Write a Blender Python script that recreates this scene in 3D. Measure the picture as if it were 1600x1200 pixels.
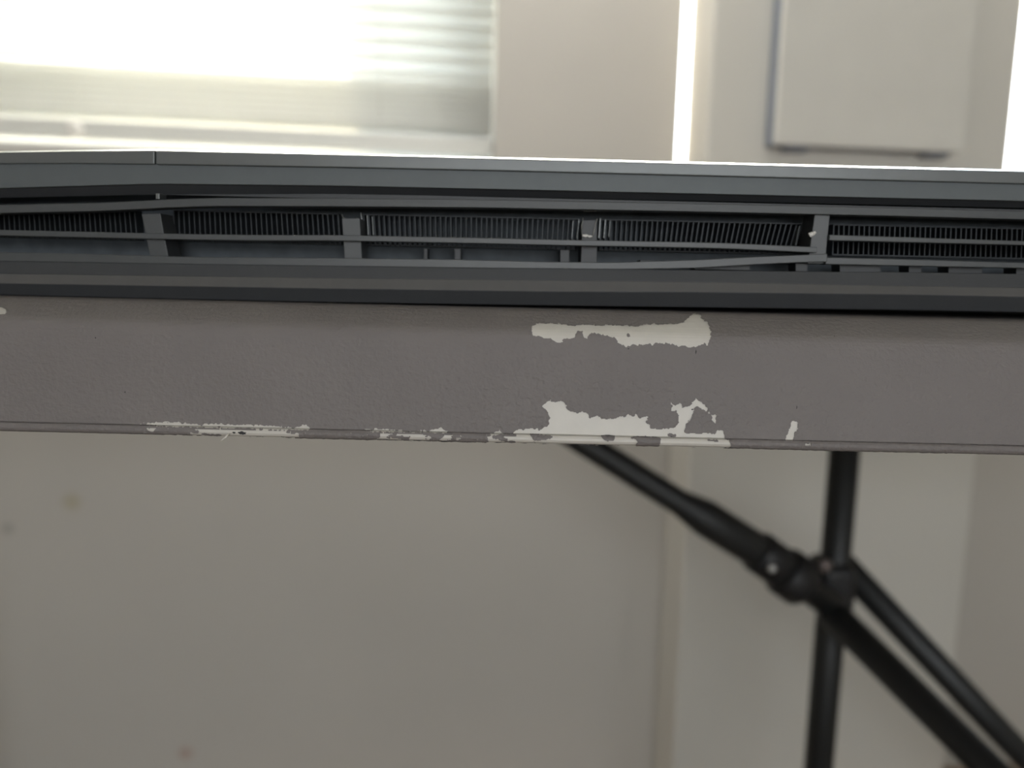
import bpy, bmesh, math, random
import numpy as np
from mathutils import Vector, Matrix
random.seed(4); rng = np.random.default_rng(7)
for o in list(bpy.data.objects): bpy.data.objects.remove(o)
S = bpy.context.scene

# ------------------------------------------------------------------ camera
CAM = Vector((0.0, 0.0, 0.7450)); F = 1200.0
PITCH = math.radians(7.6); ROLL = math.radians(1.35)
fw = Vector((0, math.cos(PITCH), -math.sin(PITCH)))
up0 = Vector((0, math.sin(PITCH), math.cos(PITCH))); rt0 = Vector((1, 0, 0))
rt = rt0*math.cos(ROLL) + up0*math.sin(ROLL)
up = up0*math.cos(ROLL) - rt0*math.sin(ROLL)
cd = bpy.data.cameras.new('camera'); cam = bpy.data.objects.new('camera', cd); S.collection.objects.link(cam)
cam.matrix_world = Matrix(((rt.x, up.x, -fw.x, CAM.x), (rt.y, up.y, -fw.y, CAM.y), (rt.z, up.z, -fw.z, CAM.z), (0, 0, 0, 1)))
cd.sensor_width = 36; cd.lens = 27; cd.clip_start = 0.01; cd.clip_end = 200
cd.dof.use_dof = True; cd.dof.focus_distance = 0.131; cd.dof.aperture_fstop = 13
S.camera = cam

# ------------------------------------------------------------------ sky, sun, exposure
w = bpy.data.worlds.new('world'); S.world = w; w.use_nodes = True
nt = w.node_tree; bg = nt.nodes['Background']
tc = nt.nodes.new('ShaderNodeTexCoord'); sp = nt.nodes.new('ShaderNodeSeparateXYZ'); cr = nt.nodes.new('ShaderNodeValToRGB')
nt.links.new(tc.outputs['Generated'], sp.inputs[0]); nt.links.new(sp.outputs['Z'], cr.inputs[0]); nt.links.new(cr.outputs[0], bg.inputs[0])
cr.color_ramp.elements[0].color = (0.96, 0.97, 0.97, 1); cr.color_ramp.elements[1].color = (0.60, 0.79, 1.0, 1)
bg.inputs[1].default_value = 6.0
sd = bpy.data.lights.new('sun', 'SUN'); sd.energy = 20.0; sd.angle = math.radians(0.6); sd.color = (1, 0.86, 0.63)
sun = bpy.data.objects.new('sun', sd); S.collection.objects.link(sun); sun.location = (0, -3, 6)
sun.location = (5, 3, 3)
sun.rotation_euler = Vector((-0.85, -0.47, -0.30)).to_track_quat('-Z', 'Y').to_euler()
S.view_settings.view_transform = 'Standard'; S.view_settings.look = 'None'
S.view_settings.exposure = 0.66; S.view_settings.gamma = 1.0; S.view_settings.use_curve_mapping = False

# ------------------------------------------------------------------ helpers
def at(px, py, Y):
    """point on the depth plane y = Y behind a picture position"""
    d = fw + rt*((px-800)/F) + up*((600-py)/F)
    return CAM + d*((Y-CAM.y)/d.y)
YAW = math.radians(6.5); WALL_D = 1.05
wt = Vector((math.cos(YAW), math.sin(YAW), 0)); wn = Vector((math.sin(YAW), -math.cos(YAW), 0)); w0 = Vector((0, WALL_D, 0))
def T(s, t, z): return w0 + wt*s + wn*t + Vector((0, 0, z))      # s along the wall, t into the room
def on_wall(px, py, t=0.0):
    d = fw + rt*((px-800)/F) + up*((600-py)/F)
    k = ((w0 + wn*t - CAM).dot(wn))/d.dot(wn); p = CAM + d*k
    return (p-w0).dot(wt), p.z

def mat(name, col, rough=0.6, metal=0.0, var=0.0, vscale=20, bump=0.0, bscale=200, spec=0.5, trans=0.0):
    m = bpy.data.materials.new(name); m.use_nodes = True; n = m.node_tree; b = n.nodes['Principled BSDF']
    b.inputs['Base Color'].default_value = (*col, 1); b.inputs['Roughness'].default_value = rough
    b.inputs['Metallic'].default_value = metal; b.inputs['Specular IOR Level'].default_value = spec
    t = n.nodes.new('ShaderNodeTexCoord')
    if var:
        z = n.nodes.new('ShaderNodeTexNoise'); z.inputs['Scale'].default_value = vscale; z.inputs['Detail'].default_value = 4
        r = n.nodes.new('ShaderNodeValToRGB')
        r.color_ramp.elements[0].position = .3; r.color_ramp.elements[1].position = .7
        r.color_ramp.elements[0].color = (*[c*(1-var) for c in col], 1); r.color_ramp.elements[1].color = (*[min(1, c*(1+var)) for c in col], 1)
        n.links.new(t.outputs['Object'], z.inputs['Vector']); n.links.new(z.outputs[0], r.inputs[0]); n.links.new(r.outputs[0], b.inputs['Base Color'])
    if bump:
        z = n.nodes.new('ShaderNodeTexNoise'); z.inputs['Scale'].default_value = bscale; z.inputs['Detail'].default_value = 5
        bp = n.nodes.new('ShaderNodeBump'); bp.inputs['Strength'].default_value = bump; bp.inputs['Distance'].default_value = 1.0/bscale*0.3
        n.links.new(t.outputs['Object'], z.inputs['Vector']); n.links.new(z.outputs[0], bp.inputs['Height']); n.links.new(bp.outputs[0], b.inputs['Normal'])
    if trans:
        tr = n.nodes.new('ShaderNodeBsdfTranslucent'); tr.inputs[0].default_value = (*col, 1)
        mx = n.nodes.new('ShaderNodeMixShader'); mx.inputs[0].default_value = trans
        out = n.nodes['Material Output']; n.links.new(b.outputs[0], mx.inputs[1]); n.links.new(tr.outputs[0], mx.inputs[2]); n.links.new(mx.outputs[0], out.inputs[0])
    return m

def link(name, me, m, parent=None, smooth=None):
    o = bpy.data.objects.new(name, me); S.collection.objects.link(o)
    if m: me.materials.append(m)
    if parent: o.parent = parent
    if smooth is not None:
        for p in me.polygons: p.use_smooth = smooth
    return o
def tag(o, label=None, cat=None, group=None, kind=None):
    for k, v in (('label', label), ('category', cat), ('group', group), ('kind', kind)):
        if v: o[k] = v
    return o
def pyd(name, vs, fs, m, parent=None, smooth=None):
    me = bpy.data.meshes.new(name); me.from_pydata([tuple(v) for v in vs], [], fs)
    bm = bmesh.new(); bm.from_mesh(me); bmesh.ops.recalc_face_normals(bm, faces=bm.faces); bm.to_mesh(me); bm.free()
    return link(name, me, m, parent, smooth)
def bevel(o, wd, seg=2):
    b = o.modifiers.new('bevel', 'BEVEL'); b.width = wd; b.segments = seg; b.limit_method = 'ANGLE'; b.angle_limit = math.radians(40)
    return o
BOXF = [(0, 1, 3, 2), (4, 6, 7, 5), (0, 4, 5, 1), (2, 3, 7, 6), (0, 2, 6, 4), (1, 5, 7, 3)]
def boxes(name, lst, m, parent=None, fn=lambda *a: Vector(a)):
    vs = []; fs = []
    for (x0, x1, y0, y1, z0, z1) in lst:
        n = len(vs)
        for x in (x0, x1):
            for y in (y0, y1):
                for z in (z0, z1): vs.append(fn(x, y, z))
        fs += [tuple(n+i for i in f) for f in BOXF]
    return pyd(name, vs, fs, m, parent)
def tube(name, pts, m, parent=None, seg=32, caps=True):
    """pts: list of (Vector, radius) – a lathe along a path"""
    vs = []; fs = []; N = len(pts)
    for i, (p, r) in enumerate(pts):
        a = pts[max(0, i-1)][0]; b = pts[min(N-1, i+1)][0]; t = (b-a).normalized()
        u = t.cross(Vector((0, 1, 0.01))).normalized(); v = t.cross(u).normalized()
        for k in range(seg):
            an = 2*math.pi*k/seg; vs.append(p + u*(r*math.cos(an)) + v*(r*math.sin(an)))
    for i in range(N-1):
        for k in range(seg):
            a = i*seg+k; b = i*seg+(k+1) % seg; fs.append((a, b, b+seg, a+seg))
    if caps: fs.append(tuple(range(seg-1, -1, -1))); fs.append(tuple((N-1)*seg+k for k in range(seg)))
    return pyd(name, vs, fs, m, parent, True)
def interp(poly, x):
    """piecewise-linear with linear extrapolation"""
    if x <= poly[0][0]: a, b = poly[0], poly[1]
    elif x >= poly[-1][0]: a, b = poly[-2], poly[-1]
    else:
        for a, b in zip(poly, poly[1:]):
            if a[0] <= x <= b[0]: break
    return a[1] + (b[1]-a[1])*(x-a[0])/(b[0]-a[0])

# ------------------------------------------------------------------ materials
def wall_material(name, col, spots=()):
    m = mat(name, col, 0.75, bump=0.25, bscale=120, var=0.03, vscale=3)
    n = m.node_tree; b = n.nodes['Principled BSDF']
    base = [l.from_socket for l in n.links if l.to_socket == b.inputs['Base Color']][0]
    geo = n.nodes.new('ShaderNodeNewGeometry')
    for (p, r, c) in spots:                                   # small stains, each at its own place on the wall
        vm = n.nodes.new('ShaderNodeVectorMath'); vm.operation = 'DISTANCE'; vm.inputs[1].default_value = p
        n.links.new(geo.outputs['Position'], vm.inputs[0])
        mr = n.nodes.new('ShaderNodeMapRange'); mr.inputs['From Min'].default_value = r; mr.inputs['From Max'].default_value = r*.3
        mr.inputs['To Min'].default_value = 0; mr.inputs['To Max'].default_value = .6
        n.links.new(vm.outputs['Value'], mr.inputs[0])
        mx = n.nodes.new('ShaderNodeMix'); mx.data_type = 'RGBA'
        n.links.new(mr.outputs[0], mx.inputs[0]); n.links.new(base, mx.inputs[6]); mx.inputs[7].default_value = (*c, 1)
        base = mx.outputs[2]
    n.links.new(base, b.inputs['Base Color'])
    return m
def wpt(px, py): s, z = on_wall(px, py); return tuple(T(s, 0, z))
M = dict(
    wall=wall_material('wall_paint', (0.48, 0.455, 0.41), [(wpt(112, 784), .016, (.36, .31, .19)), (wpt(290, 1177), .014, (.36, .22, .17)), (wpt(12, 826), .012, (.3, .28, .25))]),
    wall2=mat('column_paint', (0.59, 0.57, 0.515), 0.7, var=0.02, vscale=3, bump=.2, bscale=120),
    trim=mat('white_trim', (0.78, 0.77, 0.73), 0.45, var=.02),
    ceil=mat('ceiling_paint', (0.75, 0.74, 0.71), 0.9, var=.02),
    floor=mat('floor_boards', (0.28, 0.22, 0.17), 0.5, var=.2, vscale=6, bump=.2, bscale=60),
    slat=mat('blind_vinyl', (0.845, 0.845, 0.815), 0.5, var=.02, trans=.5),
    rail=mat('blind_rail', (0.50, 0.50, 0.47), 0.5, var=.02),
    box=mat('box_enamel', (0.59, 0.575, 0.525), 0.5, var=.02),
    boxside=mat('box_shaded_side', (0.17, 0.19, 0.225), 0.6, var=.03),  # shade on the box sides put into a darker, bluer colour
    paint=mat('grey_table_paint', (0.176, 0.158, 0.152), 0.58, var=0.05, vscale=60, bump=0.9, bscale=1300),
    core=mat('white_plastic', (0.58, 0.55, 0.50), 0.42, var=0.03, vscale=300, bump=.1, bscale=900),
    grime=mat('dark_grime', (0.03, 0.03, 0.03), 0.7, var=.3, vscale=900),
    leg=mat('black_powder_coat', (0.010, 0.011, 0.011), 0.45, var=.1, vscale=50, bump=.15, bscale=500),
    ring=mat('black_plastic', (0.008, 0.008, 0.009), 0.5, var=.1, bump=.1, bscale=300),
    rivet=mat('steel_rivet', (0.6, 0.6, 0.58), 0.35, metal=.8, var=.05),
    lid=mat('grey_lid', (0.15, 0.158, 0.158), 0.3, metal=.35, var=.02, vscale=300, bump=.15, bscale=4000),  # lens haze over the lid band lifted into this grey
    back=mat('dark_grey_shell', (0.10, 0.112, 0.116), 0.5, metal=.2, var=.03, vscale=300, bump=.2, bscale=4000),  # haze over the rear frame also lifted into this tone
    slatd=mat('vent_slat_plastic', (0.062, 0.066, 0.068), 0.42, var=.04, vscale=300, bump=.2, bscale=4000),
    shell=mat('base_plastic', (0.038, 0.040, 0.043), 0.5, var=.04, vscale=300, bump=.3, bscale=4000),
    strip=mat('base_strip_plastic', (0.085, 0.082, 0.080), 0.5, var=.04, vscale=300, bump=.3, bscale=4000),
    inner=mat('vent_interior', (0.075, 0.088, 0.10), 0.7, var=.2, vscale=300),  # bluish haze put into the colour to lift the dark vents
    polish=mat('polished_aluminium', (0.80, 0.80, 0.79), 0.22, metal=.9, var=.02, vscale=300),
    fin=mat('heatsink_aluminium', (0.038, 0.043, 0.048), 0.55, metal=.3, var=.1, vscale=200),
    foot=mat('rubber', (0.02, 0.02, 0.02), 0.8, var=.1),
    glue=mat('white_sealant', (0.62, 0.60, 0.56), 0.4, var=.05, vscale=900),
    fence=mat('tan_fence_boards', (0.55, 0.47, 0.34), 0.8, var=.18, vscale=5, bump=.2, bscale=30),
    house=mat('blue_grey_siding', (0.27, 0.33, 0.38), 0.8, var=.05, vscale=4),
    roof=mat('grey_shingles', (0.12, 0.12, 0.13), 0.9, var=.2, vscale=20),
    grass=mat('dry_lawn', (0.30, 0.30, 0.17), 0.95, var=.25, vscale=12),
    lampw=mat('fill_lamp_housing', (0.8, 0.8, 0.8), 0.5, var=.01),
)
g = bpy.data.materials.new('window_glass'); g.use_nodes = True
gb = g.node_tree.nodes['Principled BSDF']; tr = g.node_tree.nodes.new('ShaderNodeBsdfTransparent'); mx = g.node_tree.nodes.new('ShaderNodeMixShader')
gb.inputs['Roughness'].default_value = .03; gb.inputs['Base Color'].default_value = (.9, .95, .95, 1); mx.inputs[0].default_value = .06
g.node_tree.links.new(tr.outputs[0], mx.inputs[1]); g.node_tree.links.new(gb.outputs[0], mx.inputs[2]); g.node_tree.links.new(mx.outputs[0], g.node_tree.nodes['Material Output'].inputs[0])
M['glass'] = g
e = bpy.data.materials.new('fill_lamp_diffuser'); e.use_nodes = True; eb = e.node_tree.nodes['Principled BSDF']
eb.inputs['Emission Color'].default_value = (1, .95, .88, 1); eb.inputs['Emission Strength'].default_value = 10
M['glow'] = e

# ------------------------------------------------------------------ the room
def struct(name, lst, m, fn=T): return tag(boxes(name, lst, m, None, fn), kind='structure')
W1R, _ = on_wall(776, 120); W2L, _ = on_wall(1063, 120)
_, SILL = on_wall(120, 232); SILLZ = SILL
COL_T = 0.085
CL, _ = on_wall(1110, 120, COL_T); CR, _ = on_wall(1589, 120, COL_T)
W1L = -1.10; W2R = CR+0.55; HEAD = 2.12; RL, RR, RB = -2.2, 2.4, 3.6; TH = .12; HC = 2.5
struct('floor', [(RL-TH, RR+TH, -TH, RB+TH, -.1, 0)], M['floor'])
struct('ceiling', [(RL-TH, RR+TH, -TH, RB+TH, HC, HC+.1)], M['ceil'])
struct('wall_back', [(RL-TH, RR+TH, -TH, 0, 0, SILLZ), (RL-TH, RR+TH, -TH, 0, HEAD, HC), (RL-TH, W1L, -TH, 0, SILLZ, HEAD),
                     (W1R, W2L, -TH, 0, SILLZ, HEAD), (W2R, RR+TH, -TH, 0, SILLZ, HEAD)], M['wall'])
struct('wall_left', [(RL-TH, RL, 0, RB, 0, HC)], M['wall']); struct('wall_right', [(RR, RR+TH, 0, RB, 0, HC)], M['wall'])
DL, DR, DB, DH = -.95, .85, .62, 1.55
struct('wall_front', [(RL-TH, DL, RB, RB+TH, 0, HC), (DR, RR+TH, RB, RB+TH, 0, HC), (DL, DR, RB, RB+TH, DH, HC), (DL, DR, RB, RB+TH, 0, DB)], M['wall'])
dr = struct('window_3', [(DL, DL+.04, RB+.03, RB+.07, DB, DH), (DR-.04, DR, RB+.03, RB+.07, DB, DH), (DL, DR, RB+.03, RB+.07, DB, DB+.04), (DL, DR, RB+.03, RB+.07, DH-.04, DH)], M['trim'])  # unseen window added behind the camera to light the scene from the front
boxes('pane', [(DL+.04, DR-.04, RB+.048, RB+.052, DB+.04, DH-.04)], M['glass'], dr, T)
bevel(struct('wall_column', [(CL, CR, -.0, COL_T, 0, HC)], M['wall2']), .004, 3)
def window(n, a, b):
    fr = .028
    o = struct('window_%d' % n, [(a, b, -TH, -TH+.03, SILLZ, SILLZ+fr), (a, b, -TH, -TH+.03, HEAD-fr, HEAD), (a, a+fr, -TH, -TH+.03, SILLZ, HEAD),
                                 (b-.012, b, -TH, -TH+.03, SILLZ, HEAD)], M['trim'])
    boxes('pane', [(a+fr, b-.012, -TH+.012, -TH+.016, SILLZ+fr, HEAD-fr)], M['glass'], o, T)
    s = boxes('window_sill', [(a-.015 if n == 1 else a, b, -TH+.03, .0, SILLZ-.0, SILLZ+.006)], M['trim'], o, T)
    return o
window(1, W1L, W1R); window(2, W2L, W2R)

# venetian blind in window 1
bl = bpy.data.objects.new('window_blind', None); S.collection.objects.link(bl)
tag(bl, 'white horizontal slat blind over the bright left window, with a grey bottom rail', 'blind')
TB = -.045; b0, b1 = W1L+.006, W1R-.002
_, zr0 = on_wall(120, 219, TB); _, zr1 = on_wall(120, 189, TB)
bl.location = T((b0+b1)/2, TB, zr0)
inv = Matrix.Translation(-bl.location)
def TL(s, t, z): return T(s, t, z) - bl.location
r_ = bevel(boxes('bottom_rail', [(b0, b1, TB-.013, TB+.013, zr0, zr1)], M['rail'], bl, TL), .004, 3)
bt = on_wall(118, 203, TB+.014)
tube('rail_button', [(T(bt[0], TB+.012, bt[1])-bl.location, .010), (T(bt[0], TB+.018, bt[1])-bl.location, .010), (T(bt[0], TB+.020, bt[1])-bl.location, .006)], M['glue'], bl, 20)
boxes('head_rail', [(b0, b1, TB-.02, TB+.02, HEAD-.04, HEAD-.004)], M['slat'], bl, TL)
pitch = .0205; z = zr1+.009; ns = 0; slat_me = None
def slat_mesh():
    vs = []; fs = []; K = 8; tl = math.radians(46); hw = .0125; L = (b1-b0)/2
    for s in (-L, L):
        for side in (0, 1):
            for k in range(K+1):
                q = -1+2*k/K; a = q*hw; h = .0016*(1-q*q) - side*.0003
                t_ = a*math.cos(tl)-h*math.sin(tl); zz = a*math.sin(tl)+h*math.cos(tl)
                vs.append(wt*s - wn*t_ + Vector((0, 0, -zz+0)))
    n = 2*(K+1)
    for k in range(K):
        fs.append((k, k+1, n+k+1, n+k)); q = K+1+k; fs.append((q, n+q, n+q+1, q+1))
        fs.append((k, K+1+k, K+2+k, k+1)); fs.append((n+k, n+k+1, n+K+2+k, n+K+1+k))
    fs.append((0, n, n+K+1, K+1)); fs.append((K, 2*K+1, n+2*K+1, n+K))
    return vs, fs
sv, sf = slat_mesh(); proto = pyd('slat', sv, sf, M['slat'], bl, True)
proto.location = (0, 0, z-zr0)
stk = [z+.0085*k for k in range(1, 7)]
zz = stk[-1]+.014
while zz < HEAD-.06: stk.append(zz); zz += pitch
for q in stk:
    c = proto.copy(); S.collection.objects.link(c); c.parent = bl; c.location = (0, 0, q-zr0)
for s in (b0+.15, (b0+b1)/2, b1-.15):
    tube('ladder_cord', [(TL(s, TB+.0135, zr1-.002), .0006), (TL(s, TB+.0135, HEAD-.04), .0006)], M['slat'], bl, 8)

# box on the column
bs0, bzb = on_wall(1211, 225, COL_T+.034); bs1, _ = on_wall(1507, 232, COL_T+.034)
wb = bpy.data.objects.new('wall_box', None); S.collection.objects.link(wb); wb.location = T((bs0+bs1)/2, COL_T, bzb)
tag(wb, 'shallow white box cover mounted on the white column, its left and bottom sides darkened as if shaded', 'wall box')
def TW(s, t, z): return T(s, t, z) - wb.location
boxes('housing', [(bs0+.002, bs1-.002, COL_T, COL_T+.026, bzb+.002, bzb+.42)], M['boxside'], wb, TW)
bevel(boxes('cover', [(bs0, bs1, COL_T+.026, COL_T+.034, bzb, bzb+.422)], M['box'], wb, TW), .002, 2)
for sx in (bs0+.02, bs1-.042):
    bevel(boxes('catch', [(sx, sx+.03, COL_T+.006, COL_T+.022, bzb-.004, bzb+.003)], M['boxside'], wb, TW), .001)

# daylight portals in the three window openings (they guide the sky light, and emit nothing themselves)
for (a, b, zl, zh, t, dr_) in ((DL, DR, DB, DH, RB+.02, wn*-1), (W1L, W1R, SILLZ, HEAD, -TH-.01, wn), (W2L, W2R, SILLZ, HEAD, -TH-.01, wn)):
    dd = bpy.data.lights.new('daylight_portal', 'AREA'); dd.shape = 'RECTANGLE'; dd.size = b-a; dd.size_y = zh-zl; dd.cycles.is_portal = True
    do = bpy.data.objects.new('daylight_portal', dd); S.collection.objects.link(do); do.location = T((a+b)/2, t, (zl+zh)/2)
    do.rotation_euler = dr_.to_track_quat('-Z', 'Z').to_euler()
# unseen fill lamp added above the frame to brighten the upper wall
LZ = 1.78; ls, lt = .05, .17
lp = bpy.data.objects.new('fill_lamp', None); S.collection.objects.link(lp); lp.location = T(ls, lt, LZ)
tag(lp, 'added slim hanging fill lamp, out of view, brightening the window wall', 'added lamp')
f = lambda a, b, c: T(a, b, c)-lp.location
bevel(boxes('housing', [(ls-.72, ls+.72, lt-.045, lt+.045, LZ+.004, LZ+.05)], M['lampw'], lp, f), .006)
boxes('diffuser', [(ls-.70, ls+.70, lt-.035, lt+.035, LZ-.006, LZ+.006)], M['glow'], lp, f)
for q in (-.6, .6): tube('cord', [(T(ls+q, lt, LZ+.05)-lp.location, .0015), (T(ls+q, lt, HC)-lp.location, .0015)], M['lampw'], lp, 8)
ld = bpy.data.lights.new('fill_light', 'AREA'); ld.shape = 'RECTANGLE'; ld.size = 1.4; ld.size_y = .07; ld.energy = 8.5; ld.color = (1, .985, .955)
lo = bpy.data.objects.new('fill_light', ld); S.collection.objects.link(lo); lo.parent = lp
lo.location = (0, 0, -.012); lo.rotation_euler = (0, 0, YAW)

# ------------------------------------------------------------------ outside
tag(boxes('ground', [(-14, 14, -30, -TH-.0, -.25, -.15)], M['grass'], None, T), kind='structure')
hs, _ = on_wall(600, 60, -2.9)
fe = bpy.data.objects.new('garden_fence', None); S.collection.objects.link(fe); fe.location = T(-1, -3.4, -.15)
tag(fe, 'tan board fence seen through the blind, out of focus', 'fence')
FZ = CAM.z + (440-100)/F*(WALL_D+3.4)
lst = []; x = -7.0
while x < hs-.16: lst.append((x, x+.142, -3.42, -3.40, -.15, FZ)); x += .146
boxes('board_panel', lst, M['fence'], fe, lambda a, b, c: T(a, b, c)-fe.location)
boxes('rail', [(-7, hs-.03, -3.46, -3.42, .3, .38)], M['fence'], fe, lambda a, b, c: T(a, b, c)-fe.location)
boxes('rail', [(-7, hs-.03, -3.46, -3.42, 1.3, 1.38)], M['fence'], fe, lambda a, b, c: T(a, b, c)-fe.location)
ho = bpy.data.objects.new('neighbour_house', None); S.collection.objects.link(ho); ho.location = T(0, -3, -.15)
tag(ho, 'blue grey house wall seen through the right side of the blind', 'house')
HS = lambda a, b, c: T(a, b, c)-ho.location
lst = []; zz = -.15
while zz < 5: lst.append((hs, hs+1.08, -6.0, -2.9-.0, zz, zz+.19)); lst.append((hs, hs+1.08, -6.0, -2.88, zz+.17, zz+.19)); zz += .19
boxes('wall', lst, M['house'], ho, HS)
boxes('roof', [(hs-.05, hs+1.15, -6.3, -2.7, 5.0, 5.25)], M['roof'], ho, HS)

# ------------------------------------------------------------------ folding table
TZ = 0.740
tb = bpy.data.objects.new('folding_table', None); S.collection.objects.link(tb); tb.location = (.1, .45, 0)
tag(tb, 'grey painted folding table with chipped white edge and black tube legs, under the laptop', 'table')
TO = tb.location.copy()
L0, L1, YB = -.74, .78, .90
# edge profile (y, z-TZ) from the top surface round the front to the underside
def prof():
    P = [(.175, 0), (.150, 0), (.1400, 0), (.1390, -.00005), (.1380, -.0002), (.1366, -.0007), (.1350, -.0014), (.1335, -.0022), (.1326, -.00275),
         (.1321, -.0031), (.1317, -.0035), (.1314, -.0040), (.1312, -.0046), (.1310, -.0054)]
    P += [(.1302, -.0120), (.1291, -.0205), (.12905, -.02068), (.12945, -.02080), (.12892, -.02098), (.12872, -.0213), (.12870, -.0217), (.12890, -.0221), (.1294, -.0224), (.1318, -.0224), (.140, -.0224)]
    return np.array(P)
P = prof()
seg = np.r_[0, np.cumsum(np.hypot(*np.diff(P, axis=0).T))]
def surf(v, off=0.0):
    y = np.interp(v, seg, P[:, 0]); z = np.interp(v, seg, P[:, 1])
    e = 1.5e-4
    ty = np.interp(v+e, seg, P[:, 0])-np.interp(v-e, seg, P[:, 0]); tz = np.interp(v+e, seg, P[:, 1])-np.interp(v-e, seg, P[:, 1])
    L = np.hypot(ty, tz)+1e-12
    return y + (tz/L)*off, z - (ty/L)*off   # outward normal
# core: white plastic body
vs = []; fs = []
vlist = list(seg); n = len(vlist)
ys, zs = P[:, 0], P[:, 1]
ring = [(ys[i], zs[i]) for i in range(n)] + [(.150, -.008), (YB-.02, -.008), (YB-.02, -.0224), (YB, -.0224), (YB, -.0005), (YB-.001, 0)]
for x in (L0, L1):
    for (y, z) in ring: vs.append(Vector((x, y, TZ+z))-TO)
m_ = len(ring)
for i in range(m_): fs.append((i, (i+1) % m_, m_+(i+1) % m_, m_+i))
fs.append(tuple(range(m_))); fs.append(tuple(range(2*m_-1, m_-1, -1)))
pyd('tabletop', vs, fs, M['core'], tb)['label'] = 'bare white plastic showing through chipped paint'
# paint coat: fine grid with real holes where it has flaked off
def proj(x, y, z):
    dx, dy, dz = x-CAM.x, y-CAM.y, z-CAM.z
    f = dx*fw.x+dy*fw.y+dz*fw.z
    return 800+F*(dx*rt.x+dy*rt.y+dz*rt.z)/f, 600-F*(dx*up.x+dy*up.y+dz*up.z)/f
def inpoly(px, py, poly):
    c = np.zeros(px.shape, bool); n = len(poly)
    for i in range(n):
        x0, y0 = poly[i]; x1, y1 = poly[i-1]
        if y0 == y1: continue
        k = ((y0 > py) != (y1 > py)) & (px < (x1-x0)*(py-y0)/(y1-y0)+x0); c ^= k
    return c
def vnoise(X, Y, sc, seed):
    r = np.random.default_rng(seed); G = r.random((256, 256)); x = X/sc; y = Y/sc
    xi = np.floor(x).astype(int); yi = np.floor(y).astype(int); fx = x-xi; fy = y-yi
    fx = fx*fx*(3-2*fx); fy = fy*fy*(3-2*fy)
    g = lambda a, b: G[a % 256, b % 256]
    return (g(xi, yi)*(1-fx)+g(xi+1, yi)*fx)*(1-fy)+(g(xi, yi+1)*(1-fx)+g(xi+1, yi+1)*fx)*fy
def fbm(X, Y, sc, seed, o=4):
    t = 0; a = 1; s = 0
    for k in range(o): t = t+a*vnoise(X, Y, sc/2**k, seed+k); s += a; a *= .55
    return t/s
def sc(lst, ox, oy, k): return [(ox+x/k, oy+y/k) for x, y in lst]
topchip = sc([(45,160),(90,130),(180,125),(270,128),(330,148),(400,150),(430,135),(500,140),(600,145),(730,147),(880,150),(940,138),(1010,132),(1080,140),(1170,138),(1240,125),(1275,95),(1310,55),(1370,60),(1385,90),(1430,125),(1452,160),(1450,230),(1430,300),(1400,285),(1350,300),(1330,310),(1240,305),(1190,310),(1160,292),(1100,285),(1070,290),(1030,270),(1000,300),(960,290),(920,300),(850,292),(820,305),(770,303),(740,280),(715,250),(690,240),(640,225),(580,210),(540,198),(500,215),(490,240),(460,243),(452,195),(400,195),(385,240),(350,255),(320,248),(295,262),(290,278),(240,280),(215,255),(150,245),(125,230),(75,228),(55,205)], 820, 480, 5)
K7 = 4.706
botchip = sc([(-60,352),(0,345),(60,328),(90,335),(140,325),(175,300),(183,260),(175,215),(155,185),(132,160),(175,125),(205,120),(230,140),(265,120),(290,130),(300,165),(335,195),(380,210),(430,200),(455,215),(480,248),(520,235),(560,245),(600,255),(650,255),(690,240),(730,245),(755,215),(790,240),(820,215),(845,248),(915,240),(885,285),(925,295),(935,325),(1000,330),(1085,322),(1130,285),(1125,230),(1110,190),(1080,205),(1075,180),(1085,165),(1075,130),(1100,150),(1150,140),(1160,180),(1210,165),(1240,125),(1260,105),(1310,135),(1345,175),(1340,205),(1310,195),(1270,158),(1240,195),(1225,250),(1185,300),(1175,345),(1190,365),(1280,362),(1390,365),(1440,330),(1465,350),(1475,400),(1500,430),(1530,462),(1400,476),(1250,466),(1100,471),(1000,466),(850,460),(640,455),(500,445),(200,440),(60,432),(90,405),(-20,392),(-60,380)], 820, 600, K7)
chips = [topchip, botchip,
    sc([(1375,225),(1410,225),(1412,260),(1400,285),(1375,265)], 820, 600, K7), sc([(1345,198),(1362,200),(1368,222),(1352,222)], 820, 600, K7),
    sc([(150,745),(188,760),(180,800),(165,830),(160,875),(105,875),(115,835),(130,800)], 1200, 470, 4),
    [(-40,478),(8,482),(12,487),(7,492),(-40,497)],
    sc([(0,88),(100,98),(230,101),(290,80),(310,110),(300,120),(0,117)], 400, 640, 3.636),
    sc([(600,110),(720,112),(900,118),(1000,116),(1045,102),(1090,123),(1080,137),(900,134),(650,127)], 400, 640, 3.636),
    sc([(1320,138),(1380,120),(1420,138),(1350,145)], 400, 640, 3.636), sc([(1440,142),(1480,113),(1600,103),(1600,150)], 400, 640, 3.636),
    sc([(780,78),(950,70),(1150,84),(1200,80),(1600,93),(1600,116),(1100,104),(900,97)], 0, 640, 3.636)]
keeps = [sc(q, 820, 600, K7) for q in ([(565,380),(662,382),(655,412),(600,420),(570,408)], [(775,395),(880,385),(995,402),(992,450),(930,464),(810,464),(832,420)], [(35,372),(212,384),(190,402),(80,412),(50,395)], [(1340,412),(1420,414),(1420,424),(1345,422)], [(1050,370),(1110,370),(1110,385),(1055,385)])] + \
    [sc([(803,215),(820,215),(816,236),(800,233)], 820, 480, 5)]
V0 = seg[3]-.006; V1 = seg[-2]
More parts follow.
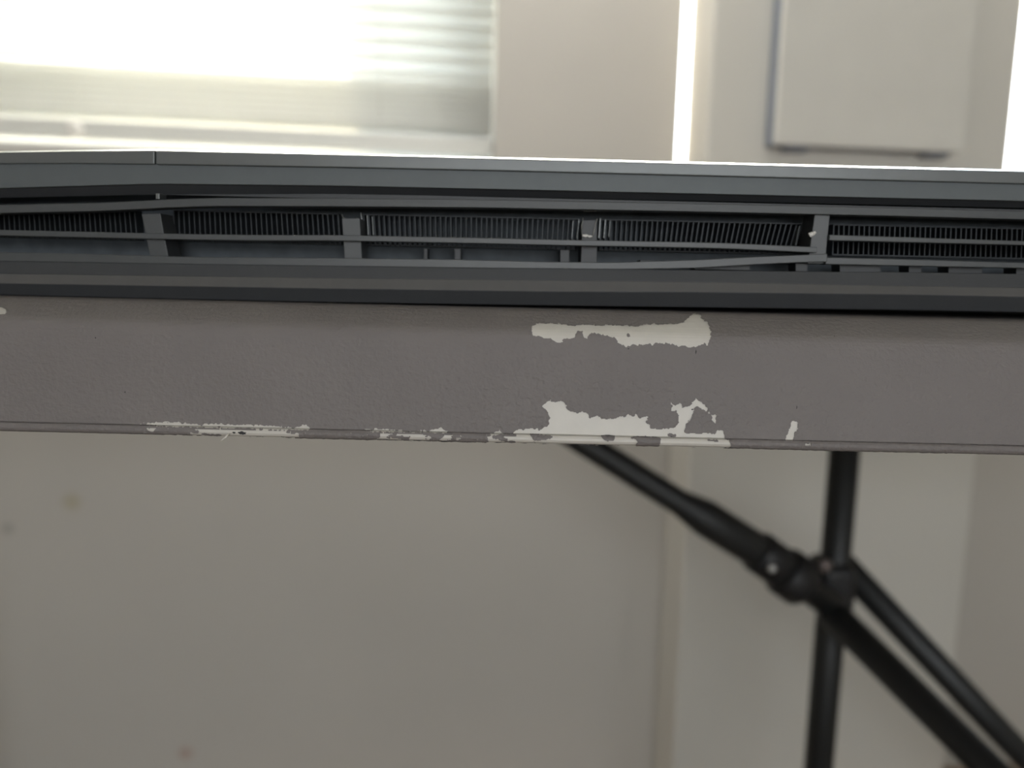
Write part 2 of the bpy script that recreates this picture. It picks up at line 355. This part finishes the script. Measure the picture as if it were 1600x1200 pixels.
def coat(x0, x1, dx, dv, name, holes):
    nx = int((x1-x0)/dx)+1; nv = int((V1-V0)/dv)+1
    xs = np.linspace(x0, x1, nx); v = np.linspace(V0, V1, nv)
    X, Vv = np.meshgrid(xs, v, indexing='ij')
    y0, z0 = surf(Vv); PX, PY = proj(X, y0, z0+TZ)
    A = X*1000; B = Vv*1000
    # wrinkles in the paint: ridged noise, strongest around the middle of the frame
    wgt = np.clip(.22+1.0*np.exp(-((PX-860)/330)**2)*np.clip((PY-505)/60, 0, 1), 0, 1.2)*np.clip((PY-515)/20, 0, 1)
    rid = 1-np.abs(2*fbm(A+.3*B, B*1.15, 1.9, 3)-1)*2.2
    rid = np.clip(rid-.35, 0, 1)
    hz = 1-np.abs(2*fbm(A*.45, B*1.6, 1.6, 33)-1)*2.2; hz = np.clip(hz-.45, 0, 1)
    off = 6e-5 + wgt*(1.1e-4*rid+4e-5*fbm(A, B, .8, 11)) + (1.2-wgt)*3.5e-5*hz + 2.5e-5*(fbm(A, B, 9, 21)-.5)
    off = off + 9e-5*np.exp(-((PX-940)/90)**2-((PY-600)/45)**2)*fbm(A, B, .7, 51)*np.clip((PY-515)/20, 0, 1)
    # blistered cells on the lower bead
    sl = (PX-800)*.0225
    bead = (PY-sl > 682) & (PY-sl < 697)
    cell = np.abs(np.sin((A+fbm(A, B, 2, 5)*2.2)*1.55))**.5
    reg = (((PX > 450) & (PX < 575)) | ((PX > 1170) & (PX < 1480)))
    off = off + np.where(bead & reg, 7e-5*cell, 0) + np.where(bead, 4e-5*fbm(A, B, .6, 8), 0)
    drop = np.zeros(X.shape, bool)
    if holes:
        jx = (fbm(A, B, .9, 61)-.5)*5+(fbm(A, B, .28, 62, 2)-.5)*3.5; jy = (fbm(A, B, .7, 71)-.5)*5+(fbm(A, B, .28, 72, 2)-.5)*3.5
        for c in chips: drop |= inpoly(PX+jx, PY+jy, c)
        mott = fbm(A*.5, B, .9, 81)
        for (a, b, th) in ((240, 320, .5), (318, 455, .36), (576, 672, .42), (672, 745, .60), (757, 850, .44), (1255, 1262, .5)):
            PJ = PX+(fbm(A, B, 1.1, int(a), 3)-.5)*60
            drop |= (PJ > a) & (PJ < b) & (PY-sl > 681.5) & (PY-sl < 694.5) & (mott > th)
        drop |= (fbm(A, B, .5, 91) > .79) & (PX < 900) & (PX > 250) & (PY-sl > 672) & (PY-sl < 695)
        for kx in keeps: drop &= ~inpoly(PX+jx*.6, PY+jy*.6, kx)
        # the coat curls up a little next to a chip
        nb = np.zeros(X.shape); 
        for sh in range(1, 5):
            for ax in (0, 1):
                for d in (sh, -sh): nb = np.maximum(nb, np.roll(drop, d, ax)*(1-.2*sh))
        off = off + nb*4e-5
    y, z = surf(Vv, off)
    co = np.stack([X-TO.x, y-TO.y, z+TZ-TO.z], -1).reshape(-1, 3)
    idx = np.arange(nx*nv).reshape(nx, nv)
    q = np.stack([idx[:-1, :-1], idx[1:, :-1], idx[1:, 1:], idx[:-1, 1:]], -1)
    dk = drop[:-1, :-1] & drop[1:, 1:] | (drop[1:, :-1] & drop[:-1, 1:])
    q = q[~dk].reshape(-1, 4)
    used = np.unique(q); rm = np.full(nx*nv, -1); rm[used] = np.arange(len(used)); co = co[used]; q = rm[q]
    me = bpy.data.meshes.new(name); me.vertices.add(len(co)); me.vertices.foreach_set('co', co.ravel())
    me.loops.add(q.size); me.loops.foreach_set('vertex_index', q.ravel()); me.polygons.add(len(q))
    me.polygons.foreach_set('loop_start', np.arange(0, q.size, 4)); me.polygons.foreach_set('loop_total', np.full(len(q), 4))
    me.update(calc_edges=True); me.validate()
    me.polygons.foreach_set('use_smooth', np.ones(len(me.polygons), bool))
    return me
me1 = coat(-.100, .100, 1.05e-4, 1.0e-4, 'paint_coat', True)
# merge the coarse stretches beyond the frame and the flat top coat into the same part
bm = bmesh.new(); bm.from_mesh(me1)
for (a, b) in ((L0, -.100), (.100, L1)):
    mm = coat(a, b, .02, 4e-4, 'tmp', False); bm.from_mesh(mm); bpy.data.meshes.remove(mm)
yt = float(surf(np.array([V0]), 6e-5)[0][0])
q = [bm.verts.new(Vector(c)-TO) for c in ((L0, yt, TZ+6e-5), (L1, yt, TZ+6e-5), (L1, YB, TZ+6e-5), (L0, YB, TZ+6e-5))]; bm.faces.new(q)
bm.to_mesh(me1); bm.free()
link('paint_coat', me1, M['paint'], tb)['label'] = 'grey paint coat, wrinkled and flaking at the edge'
# dark pits and nicks in the edge
def fleck(px, py, wx, wy, name='pit'):
    v = np.linspace(V0, V1, 900); y, z = surf(v); PX, PY = proj(np.full_like(v, (px-800)/F*.131), y, z+TZ)
    k = int(np.argmin(np.abs(PY-py))); c = at(px, py, float(y[k])-.00014)
    vs = [c-TO+Vector((0, -.00002, 0))]; N = 14
    for i in range(N):
        a = 2*math.pi*i/N; r = random.uniform(.6, 1.15)
        vs.append(c-TO+Vector((math.cos(a)*wx*r*1.08e-4, .00010, math.sin(a)*wy*r*1.08e-4)))
    pyd(name, vs, [(0, 1+i, 1+(i+1) % N) for i in range(N)], M['grime'], tb, True)
for f_ in ((1050, 681, 6, 2.6), (1245, 638, 1.2, 4), (149, 528, 1.6, 1.4), (195, 613, 1.5, 2), (1277, 527, 1, 2), (1304, 526, .8, 3), (1087, 553, 1.5, 7), (1083, 568, 3, 1.2),
           (378, 677, 7, 3.2), (365, 676, 3, 1.8), (239, 674, 1.6, 4), (982, 545, 2.5, 1.5), (1054, 616, 1.6, 1), (1082, 640, 2, 1), (390, 662, 1.5, .6), (545, 671, 3, .8), (950, 680, 8, .5)):
    fleck(*f_, name='grime_spot')
# loose sliver on the lower lip
a = at(358, 677, .1283)-TO; b = at(345, 689, .1278)-TO
tube('loose_sliver', [(a, .00008), ((a+b)/2+Vector((.0002, 0, 0)), .00022), (b, .00012)], M['core'], tb, 8)

# legs (black tube)
def leg_pt(px, py, Y): return at(px, py, Y)-TO
u_top = at(1319, 712, .65); ux, uy = u_top.x, .65
def foot(x, y, par):
    tube('foot_cap', [(Vector((x, y, .0))-TO, .0165), (Vector((x, y, .03))-TO, .0165), (Vector((x, y, .034))-TO, .0135)], M['ring'], par, 24)
lg = tube('leg', [(Vector((ux, uy, .002))-TO, .0127), (Vector((ux, uy, TZ-.009))-TO, .0127)], M['leg'], tb); foot(ux, uy, lg)
# right-hand end: two splayed tubes going down to the floor
def down(p, q):
    d = q-p; k = (.012-p.z)/d.z; return p+d*k
B0 = at(1292, 950, .628); B1 = at(1512, 1168, .565); Be = down(B0, B1)
lb = tube('leg', [(B0-TO, .0130), (Be-TO, .0130)], M['leg'], tb)
C0 = at(1318, 884, .668); C1 = at(1560, 1140, .70); Ce = down(C0, C1)
lc = tube('leg', [(C0-TO, .0125), (Ce-TO, .0125)], M['leg'], tb)
# brace with telescoping sleeve and lock ring
A0 = at(830, 640, .60); A1 = at(1060, 784, .612); A2 = at(1100, 808, .614); A3 = at(1180, 858, .618); A4 = at(1305, 950, .63)
d0 = (A1-A0).normalized(); kk = (TZ-.010-A0.z)/d0.z; A00 = A0 + d0*kk
br = tube('brace', [(A00-TO, .0105), (A0-TO, .0105), (A1-TO, .0108), (A2-TO, .0152), (A3-TO, .0152), (A3+(A4-A3)*.05-TO, .0130), (A4-TO, .0125)], M['leg'], tb)
D = (A4-A3).normalized()
def on(t): return A3 + D*t - TO
cl = tube('collar', [(on(.001), .0160), (on(.003), .0178), (on(.030), .0178), (on(.032), .0160)], M['ring'], br)
tube('lock_ring', [(on(.030), .016), (on(.031), .0195), (on(.034), .0212), (on(.052), .0212), (on(.055), .0195), (on(.056), .015)], M['ring'], br)
rp = at(1206, 888, .600); tube('rivet', [(rp-TO, .0035), (rp-TO+Vector((0, -.002, 0)), .0030), (rp-TO+Vector((0, -.003, 0)), .0015)], M['rivet'], br, 16)
# pivot bracket on the upright
pb = at(1306, 905, .640)
bevel(boxes('pivot_bracket', [(pb.x-.015, pb.x+.016, .630, .672, pb.z-.030, pb.z+.014)], M['ring'], tb, lambda a, b, c: Vector((a, b, c))-TO), .008, 4)
rp = at(1290, 884, .618); tube('pivot_rivet', [(rp-TO, .006), (rp-TO+Vector((0, -.002, 0)), .005), (rp-TO+Vector((0, -.003, 0)), .002)], mat('worn_brown_steel', (.16, .13, .12), .5, metal=.4, var=.2, vscale=200), tb, 16)
for (x, y) in ((L0+.08, .24), (L0+.08, .72)):
    lg = tube('leg', [(Vector((x, y, .002))-TO, .0127), (Vector((x, y, TZ-.009))-TO, .0127)], M['leg'], tb); foot(x, y, lg)

# ------------------------------------------------------------------ laptop
lt_ = bpy.data.objects.new('laptop', None); S.collection.objects.link(lt_); lt_.location = (.03, .27, TZ)
tag(lt_, 'closed grey laptop seen from behind, its rear vents facing out, on the grey table', 'laptop')
LO = lt_.location.copy()
X0, X1 = -620, 2150
def band(name, tops, bots, Yt, Yb, depth, m, x0=X0, x1=X1, parent=lt_, bev=0.0001, back=None, step=40):
    """a moulding running along the laptop: top and bottom edges follow the given curves, with real depth"""
    n = max(2, int((x1-x0)/step)+1); vs = []; fs = []
    for i in range(n):
        px = x0+(x1-x0)*i/(n-1)
        a = at(px, interp(tops, px), Yt); b = at(px, interp(bots, px), Yb)
        vs += [a-LO, b-LO, b-LO+Vector((0, (depth if back is None else back-Yb), 0)), a-LO+Vector((0, (depth if back is None else back-Yt), 0))]
    for i in range(n-1):
        for k in range(4): fs.append((4*i+k, 4*i+(k+1) % 4, 4*i+4+(k+1) % 4, 4*i+4+k))
    fs.append((0, 1, 2, 3)); fs.append(tuple(4*(n-1)+k for k in (3, 2, 1, 0)))
    o = pyd(name, vs, fs, m, parent)
    if bev: bevel(o, bev, 3)
    return o
rim = [(0, 236), (120, 234), (243, 233), (520, 239), (800, 246), (1600, 265.5)]
lidb = [(0, 255.5), (120, 255), (243, 256.5), (520, 261), (800, 267), (1200, 277), (1600, 287)]
BACK = .395
rimb = [(x, y+2.6) for x, y in rim]
band('polished_edge', rim, rimb, .1485, .1477, 0, M['polish'], X0, 241.5, bev=0, back=BACK)
band('polished_edge', rim, rimb, .1485, .1477, 0, M['polish'], 243.5, X1, bev=0, back=BACK)
band('hinge_cover', rimb, lidb, .1478, .1476, 0, M['lid'], X0, 241.5, bev=.0002, back=BACK)
band('lid', rimb, lidb, .1476, .1474, 0, M['lid'], 243.5, X1, bev=.0002, back=BACK)
fr_b = [(0, 294), (243, 287), (520, 290), (800, 296), (1200, 305), (1600, 314)]
fr_c = [(0, 309), (243, 304), (520, 303), (800, 308), (1200, 316), (1600, 325)]
band('rear_frame', [(x, y-.5) for x, y in lidb], fr_b, .1482, .1478, .012, M['back'], bev=.0001)
band('frame_recess', [(x, y-.5) for x, y in fr_b], fr_c, .1484, .1500, .012, M['shell'], bev=0)
b1t = [(0, 320), (160, 316.7), (260, 311.5), (330, 309), (520, 309.5), (760, 311.5), (860, 313.5), (1100, 318), (1400, 324.5), (1600, 330)]
band('vent_slat', b1t, [(x, y+13) for x, y in b1t], .1474, .1472, .004, M['slatd'], bev=.00016)
b2t = [(0, 359), (160, 362.5), (270, 365), (400, 367), (520, 367), (760, 371.5), (860, 374), (1100, 378.5), (1160, 380.5), (1277, 386)]
band('vent_slat', b2t, [(x, y+9) for x, y in b2t], .1474, .1473, .003, M['slatd'], X0, 1277, bev=.00014)
b3t = [(0, 394), (160, 397), (300, 401.5), (400, 402), (520, 403), (700, 405), (860, 409), (960, 410), (1000, 408.5), (1100, 405.5), (1160, 402), (1280, 397), (1293, 396.3)]
b3b = [(0, 408), (300, 413), (520, 416), (760, 419), (960, 421), (1040, 420), (1100, 418.5), (1160, 414.5), (1240, 410.5), (1293, 409)]
band('vent_slat', b3t, b3b, .1474, .1473, .003, M['slatd'], X0, 1293, bev=.00014)
b2r = [(1293, 366.5), (1400, 370), (1600, 376.5)]
band('vent_slat', b2r, [(1293, 375.5), (1600, 383)], .1476, .1475, .003, M['slatd'], 1296, X1, bev=.00014)
b3r = [(1293, 402), (1400, 404.5), (1600, 410.5)]
band('vent_slat', b3r, [(1293, 413), (1600, 419)], .1476, .1475, .003, M['slatd'], 1290, X1, bev=.00014)
# lower shell
s4t = [(0, 404), (520, 412), (900, 417), (1030, 421), (1100, 422), (1290, 424.5), (1400, 425), (1600, 428)]
s4b = [(0, 428), (520, 435), (760, 437.5), (1100, 441), (1400, 447), (1600, 450)]
s5b = [(0, 443), (520, 451), (860, 455.5), (1100, 456.5), (1400, 460), (1600, 464)]
s6b = [(0, 461), (200, 466), (520, 472.5), (860, 477.5), (1100, 480.5), (1400, 484.5), (1600, 488)]
sh = band('bottom_shell', s4t, s4b, .1476, .1468, .016, M['shell'], bev=.00014)
band('shell_strip', [(x, y-.3) for x, y in s4b], s5b, .1466, .1458, .010, M['strip'], bev=.0001)
band('bottom_cover', [(x, y-.3) for x, y in s5b], s6b, .1460, .1472, 0, M['shell'], bev=.0002, back=BACK-.004)
# chassis behind the vents: one dark tray with the cooling opening
zt = at(800, 330, .165).z; zb = at(800, 440, .165).z
xl, xr = at(X0, 300, .165).x, at(X1, 300, .165).x
fB = lambda a, b, c: Vector((a, b, c))-LO
boxes('vent_interior', [(xl, xr, .1600, .1615, zb-.001, zt+.0045)], M['inner'], lt_, fB)
boxes('chassis', [(xl+.002, xr-.002, .1500, .1598, at(800, 321, .155).z, at(800, 313, .155).z),
                        (xl+.004, xr-.004, .1520, .1598, zb-.0012, zb+.001), (xl+.004, xr-.004, .1618, BACK-.003, zb-.001, at(800, 300, .172).z)], M['shell'], lt_, fB)
# posts
def quadbox(name, q, Y, dpt, m, par=lt_, bev=.0001):
    vs = [at(x, y, Y)-LO for x, y in q]; vs += [v+Vector((0, dpt, 0)) for v in vs]
    return bevel(pyd(name, vs, [(0, 1, 2, 3), (7, 6, 5, 4), (0, 4, 5, 1), (1, 5, 6, 2), (2, 6, 7, 3), (3, 7, 4, 0)], m, par), bev, 2)
quadbox('vent_post', [(221, 334), (250, 333), (264, 408), (236, 408)], .1490, .006, M['slatd'])
quadbox('vent_post', [(534, 341), (562, 341), (566, 412), (539, 412)], .1490, .006, M['slatd'])
p3 = quadbox('vent_post', [(910, 344), (933, 343), (933, 416), (907, 416)], .1500, .006, M['shell'])
quadbox('vent_post', [(1273, 335), (1297, 335), (1289, 412), (1262, 412)], .1484, .006, M['slatd'])
def blob(name, px, py, Y, rx, rz, m, par=lt_):
    me = bpy.data.meshes.new(name); bm = bmesh.new(); bmesh.ops.create_icosphere(bm, subdivisions=3, radius=1)
    c = at(px, py, Y)-LO
    for v in bm.verts:
        k = 1+.18*math.sin(5*v.co.x+3*v.co.z+px)
        v.co = c + Vector((v.co.x*rx*k, v.co.y*rz*.6, v.co.z*rz*k))
    bm.to_mesh(me); bm.free(); return link(name, me, m, par, True)
blob('pale_dab', 1267, 366.5, .1482, .00050, .00045, M['glue']); blob('pale_dab', 1272, 364, .1482, .00035, .00035, M['glue'])
blob('pale_dab', 914, 368.5, .1496, .00065, .00030, M['glue']); blob('pale_dab', 921, 369.5, .1496, .00055, .00022, M['glue'])
gm = mat('highlight_edge', (.25, .25, .23), .3, var=.1)  # highlights along the post edges, put in as pale lines
def edge(pts, r, Y=.1497, m=gm): tube('highlight_line', [(at(x, y, Y)-LO, r) for x, y in pts], m, lt_, 8)
edge([(911, 341), (910, 348), (908.5, 354), (909.5, 366)], .00008); edge([(933, 342), (930, 352), (928, 362), (926, 369)], .0001)
edge([(912, 329.5), (920, 330.5), (926, 330), (933, 329.5)], .00007); edge([(534, 335), (536, 340), (540, 341.5), (550, 342.5), (560, 341)], .00006)
blob('pale_dab', 914, 329.5, .1494, .00028, .00014, gm); blob('pale_dab', 931, 329.5, .1494, .00028, .00014, gm)  # ends of the arched highlight, put in as pale dabs
quadbox('frame_clip', [(243, 302), (249, 302), (249, 311), (243, 311)], .1476, .003, M['lid'])
# heatsinks: folded fin stacks behind the slats
def heatsink(x0, x1, tilt0, tilt1, m=None):
    vs = []; fs = []; n = int((x1-x0)/7.9); Y0, Y1 = .1545, .1575; th = .00010
    tr = x0 + 0
    for i in range(n+1):
        px = x0+(x1-x0)*i/n; tl = tilt0+(tilt1-tilt0)*i/n; sl = (px-800)*.0215
        a = at(px-tl, 341+sl, Y0); b = at(px+tl, 388+sl, Y0); nv = len(vs)
        for y in (0, Y1-Y0):
            for (p, s) in ((a, -1), (a, 1), (b, 1), (b, -1)): vs.append(p-LO+Vector((s*th, y, 0)))
        fs += [tuple(nv+k for k in f) for f in ((0, 1, 2, 3), (7, 6, 5, 4), (0, 4, 5, 1), (1, 5, 6, 2), (2, 6, 7, 3), (3, 7, 4, 0))]
        if i < n:   # folded foot of each fin, the dashed bottom row
            px2 = px+6.2; nv = len(vs)
            for y in (-.0002, Y1-Y0):
                for (q_, r_) in ((px+tl, 386.3), (px2+tl, 386.3), (px2+tl, 388.2), (px+tl, 388.2)): vs.append(at(q_, r_+sl, Y0)-LO+Vector((0, y, 0)))
            fs += [tuple(nv+k for k in f) for f in ((0, 1, 2, 3), (7, 6, 5, 4), (0, 4, 5, 1), (1, 5, 6, 2), (2, 6, 7, 3), (3, 7, 4, 0))]
            nv = len(vs)
            for y in (0, Y1-Y0):
                for (q_, r_) in ((px-tl, 339.5), (px2-tl+1.7, 339.5), (px2-tl+1.7, 341), (px-tl, 341)): vs.append(at(q_, r_+sl, Y0)-LO+Vector((0, y, 0)))
            fs += [tuple(nv+k for k in f) for f in ((0, 1, 2, 3), (7, 6, 5, 4), (0, 4, 5, 1), (1, 5, 6, 2), (2, 6, 7, 3), (3, 7, 4, 0))]
    return pyd('heatsink', vs, fs, M['fin'], lt_)
heatsink(-420, 212, 1, 2); heatsink(272, 530, 1, 2); heatsink(570, 903, 2, -2); heatsink(938, 1262, -1, -7); heatsink(1302, 1700, -1, -1)
# glints on the end fins, put in as light-coloured strips
ef = mat('fin_glint', (.20, .21, .21), .4, metal=.3, var=.1)
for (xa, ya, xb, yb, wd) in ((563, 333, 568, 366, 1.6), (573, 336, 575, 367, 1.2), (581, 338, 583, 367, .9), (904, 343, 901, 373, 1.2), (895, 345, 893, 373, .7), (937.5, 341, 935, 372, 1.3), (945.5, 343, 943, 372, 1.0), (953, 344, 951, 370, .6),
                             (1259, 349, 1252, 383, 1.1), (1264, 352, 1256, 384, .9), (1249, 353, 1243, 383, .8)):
    quadbox('fin', [(xa, ya), (xa+wd, ya), (xb+wd, yb), (xb, yb)], .1538, .003, ef, bev=0)  # each strip stands for a glint
# tabs in the lower slot at the right
for (a, b) in ((1000, 1045), (1085, 1172), (1243, 1262), (1312, 1376), (1420, 1440), (1482, 1535), (1588, 1640)):
    q = [(a, 412+(a-1290)*.02), (b, 412+(b-1290)*.02), (b, 425+(b-1290)*.02), (a, 425+(a-1290)*.02)]
    quadbox('slot_tab', q, .1500, .004, M['shell'])
quadbox('slot_tab', [(662, 388), (668, 388), (668, 414), (662, 414)], .152, .004, M['shell']); quadbox('slot_tab', [(710, 388), (720, 388), (720, 415), (710, 415)], .152, .004, M['shell'])
quadbox('slot_tab', [(875, 390), (890, 390), (890, 412), (875, 412)], .152, .004, M['shell'])
# feet
zbt = at(800, 474, .1472).z
for (a, b, y0, y1) in ((-.10, .17, .185, .192), (-.11, -.06, .37, .38), (.13, .18, .37, .38)):
    bevel(boxes('rubber_foot', [(a, b, y0, y1, TZ+.0001, zbt-.00005)], M['foot'], lt_, fB), .0005)
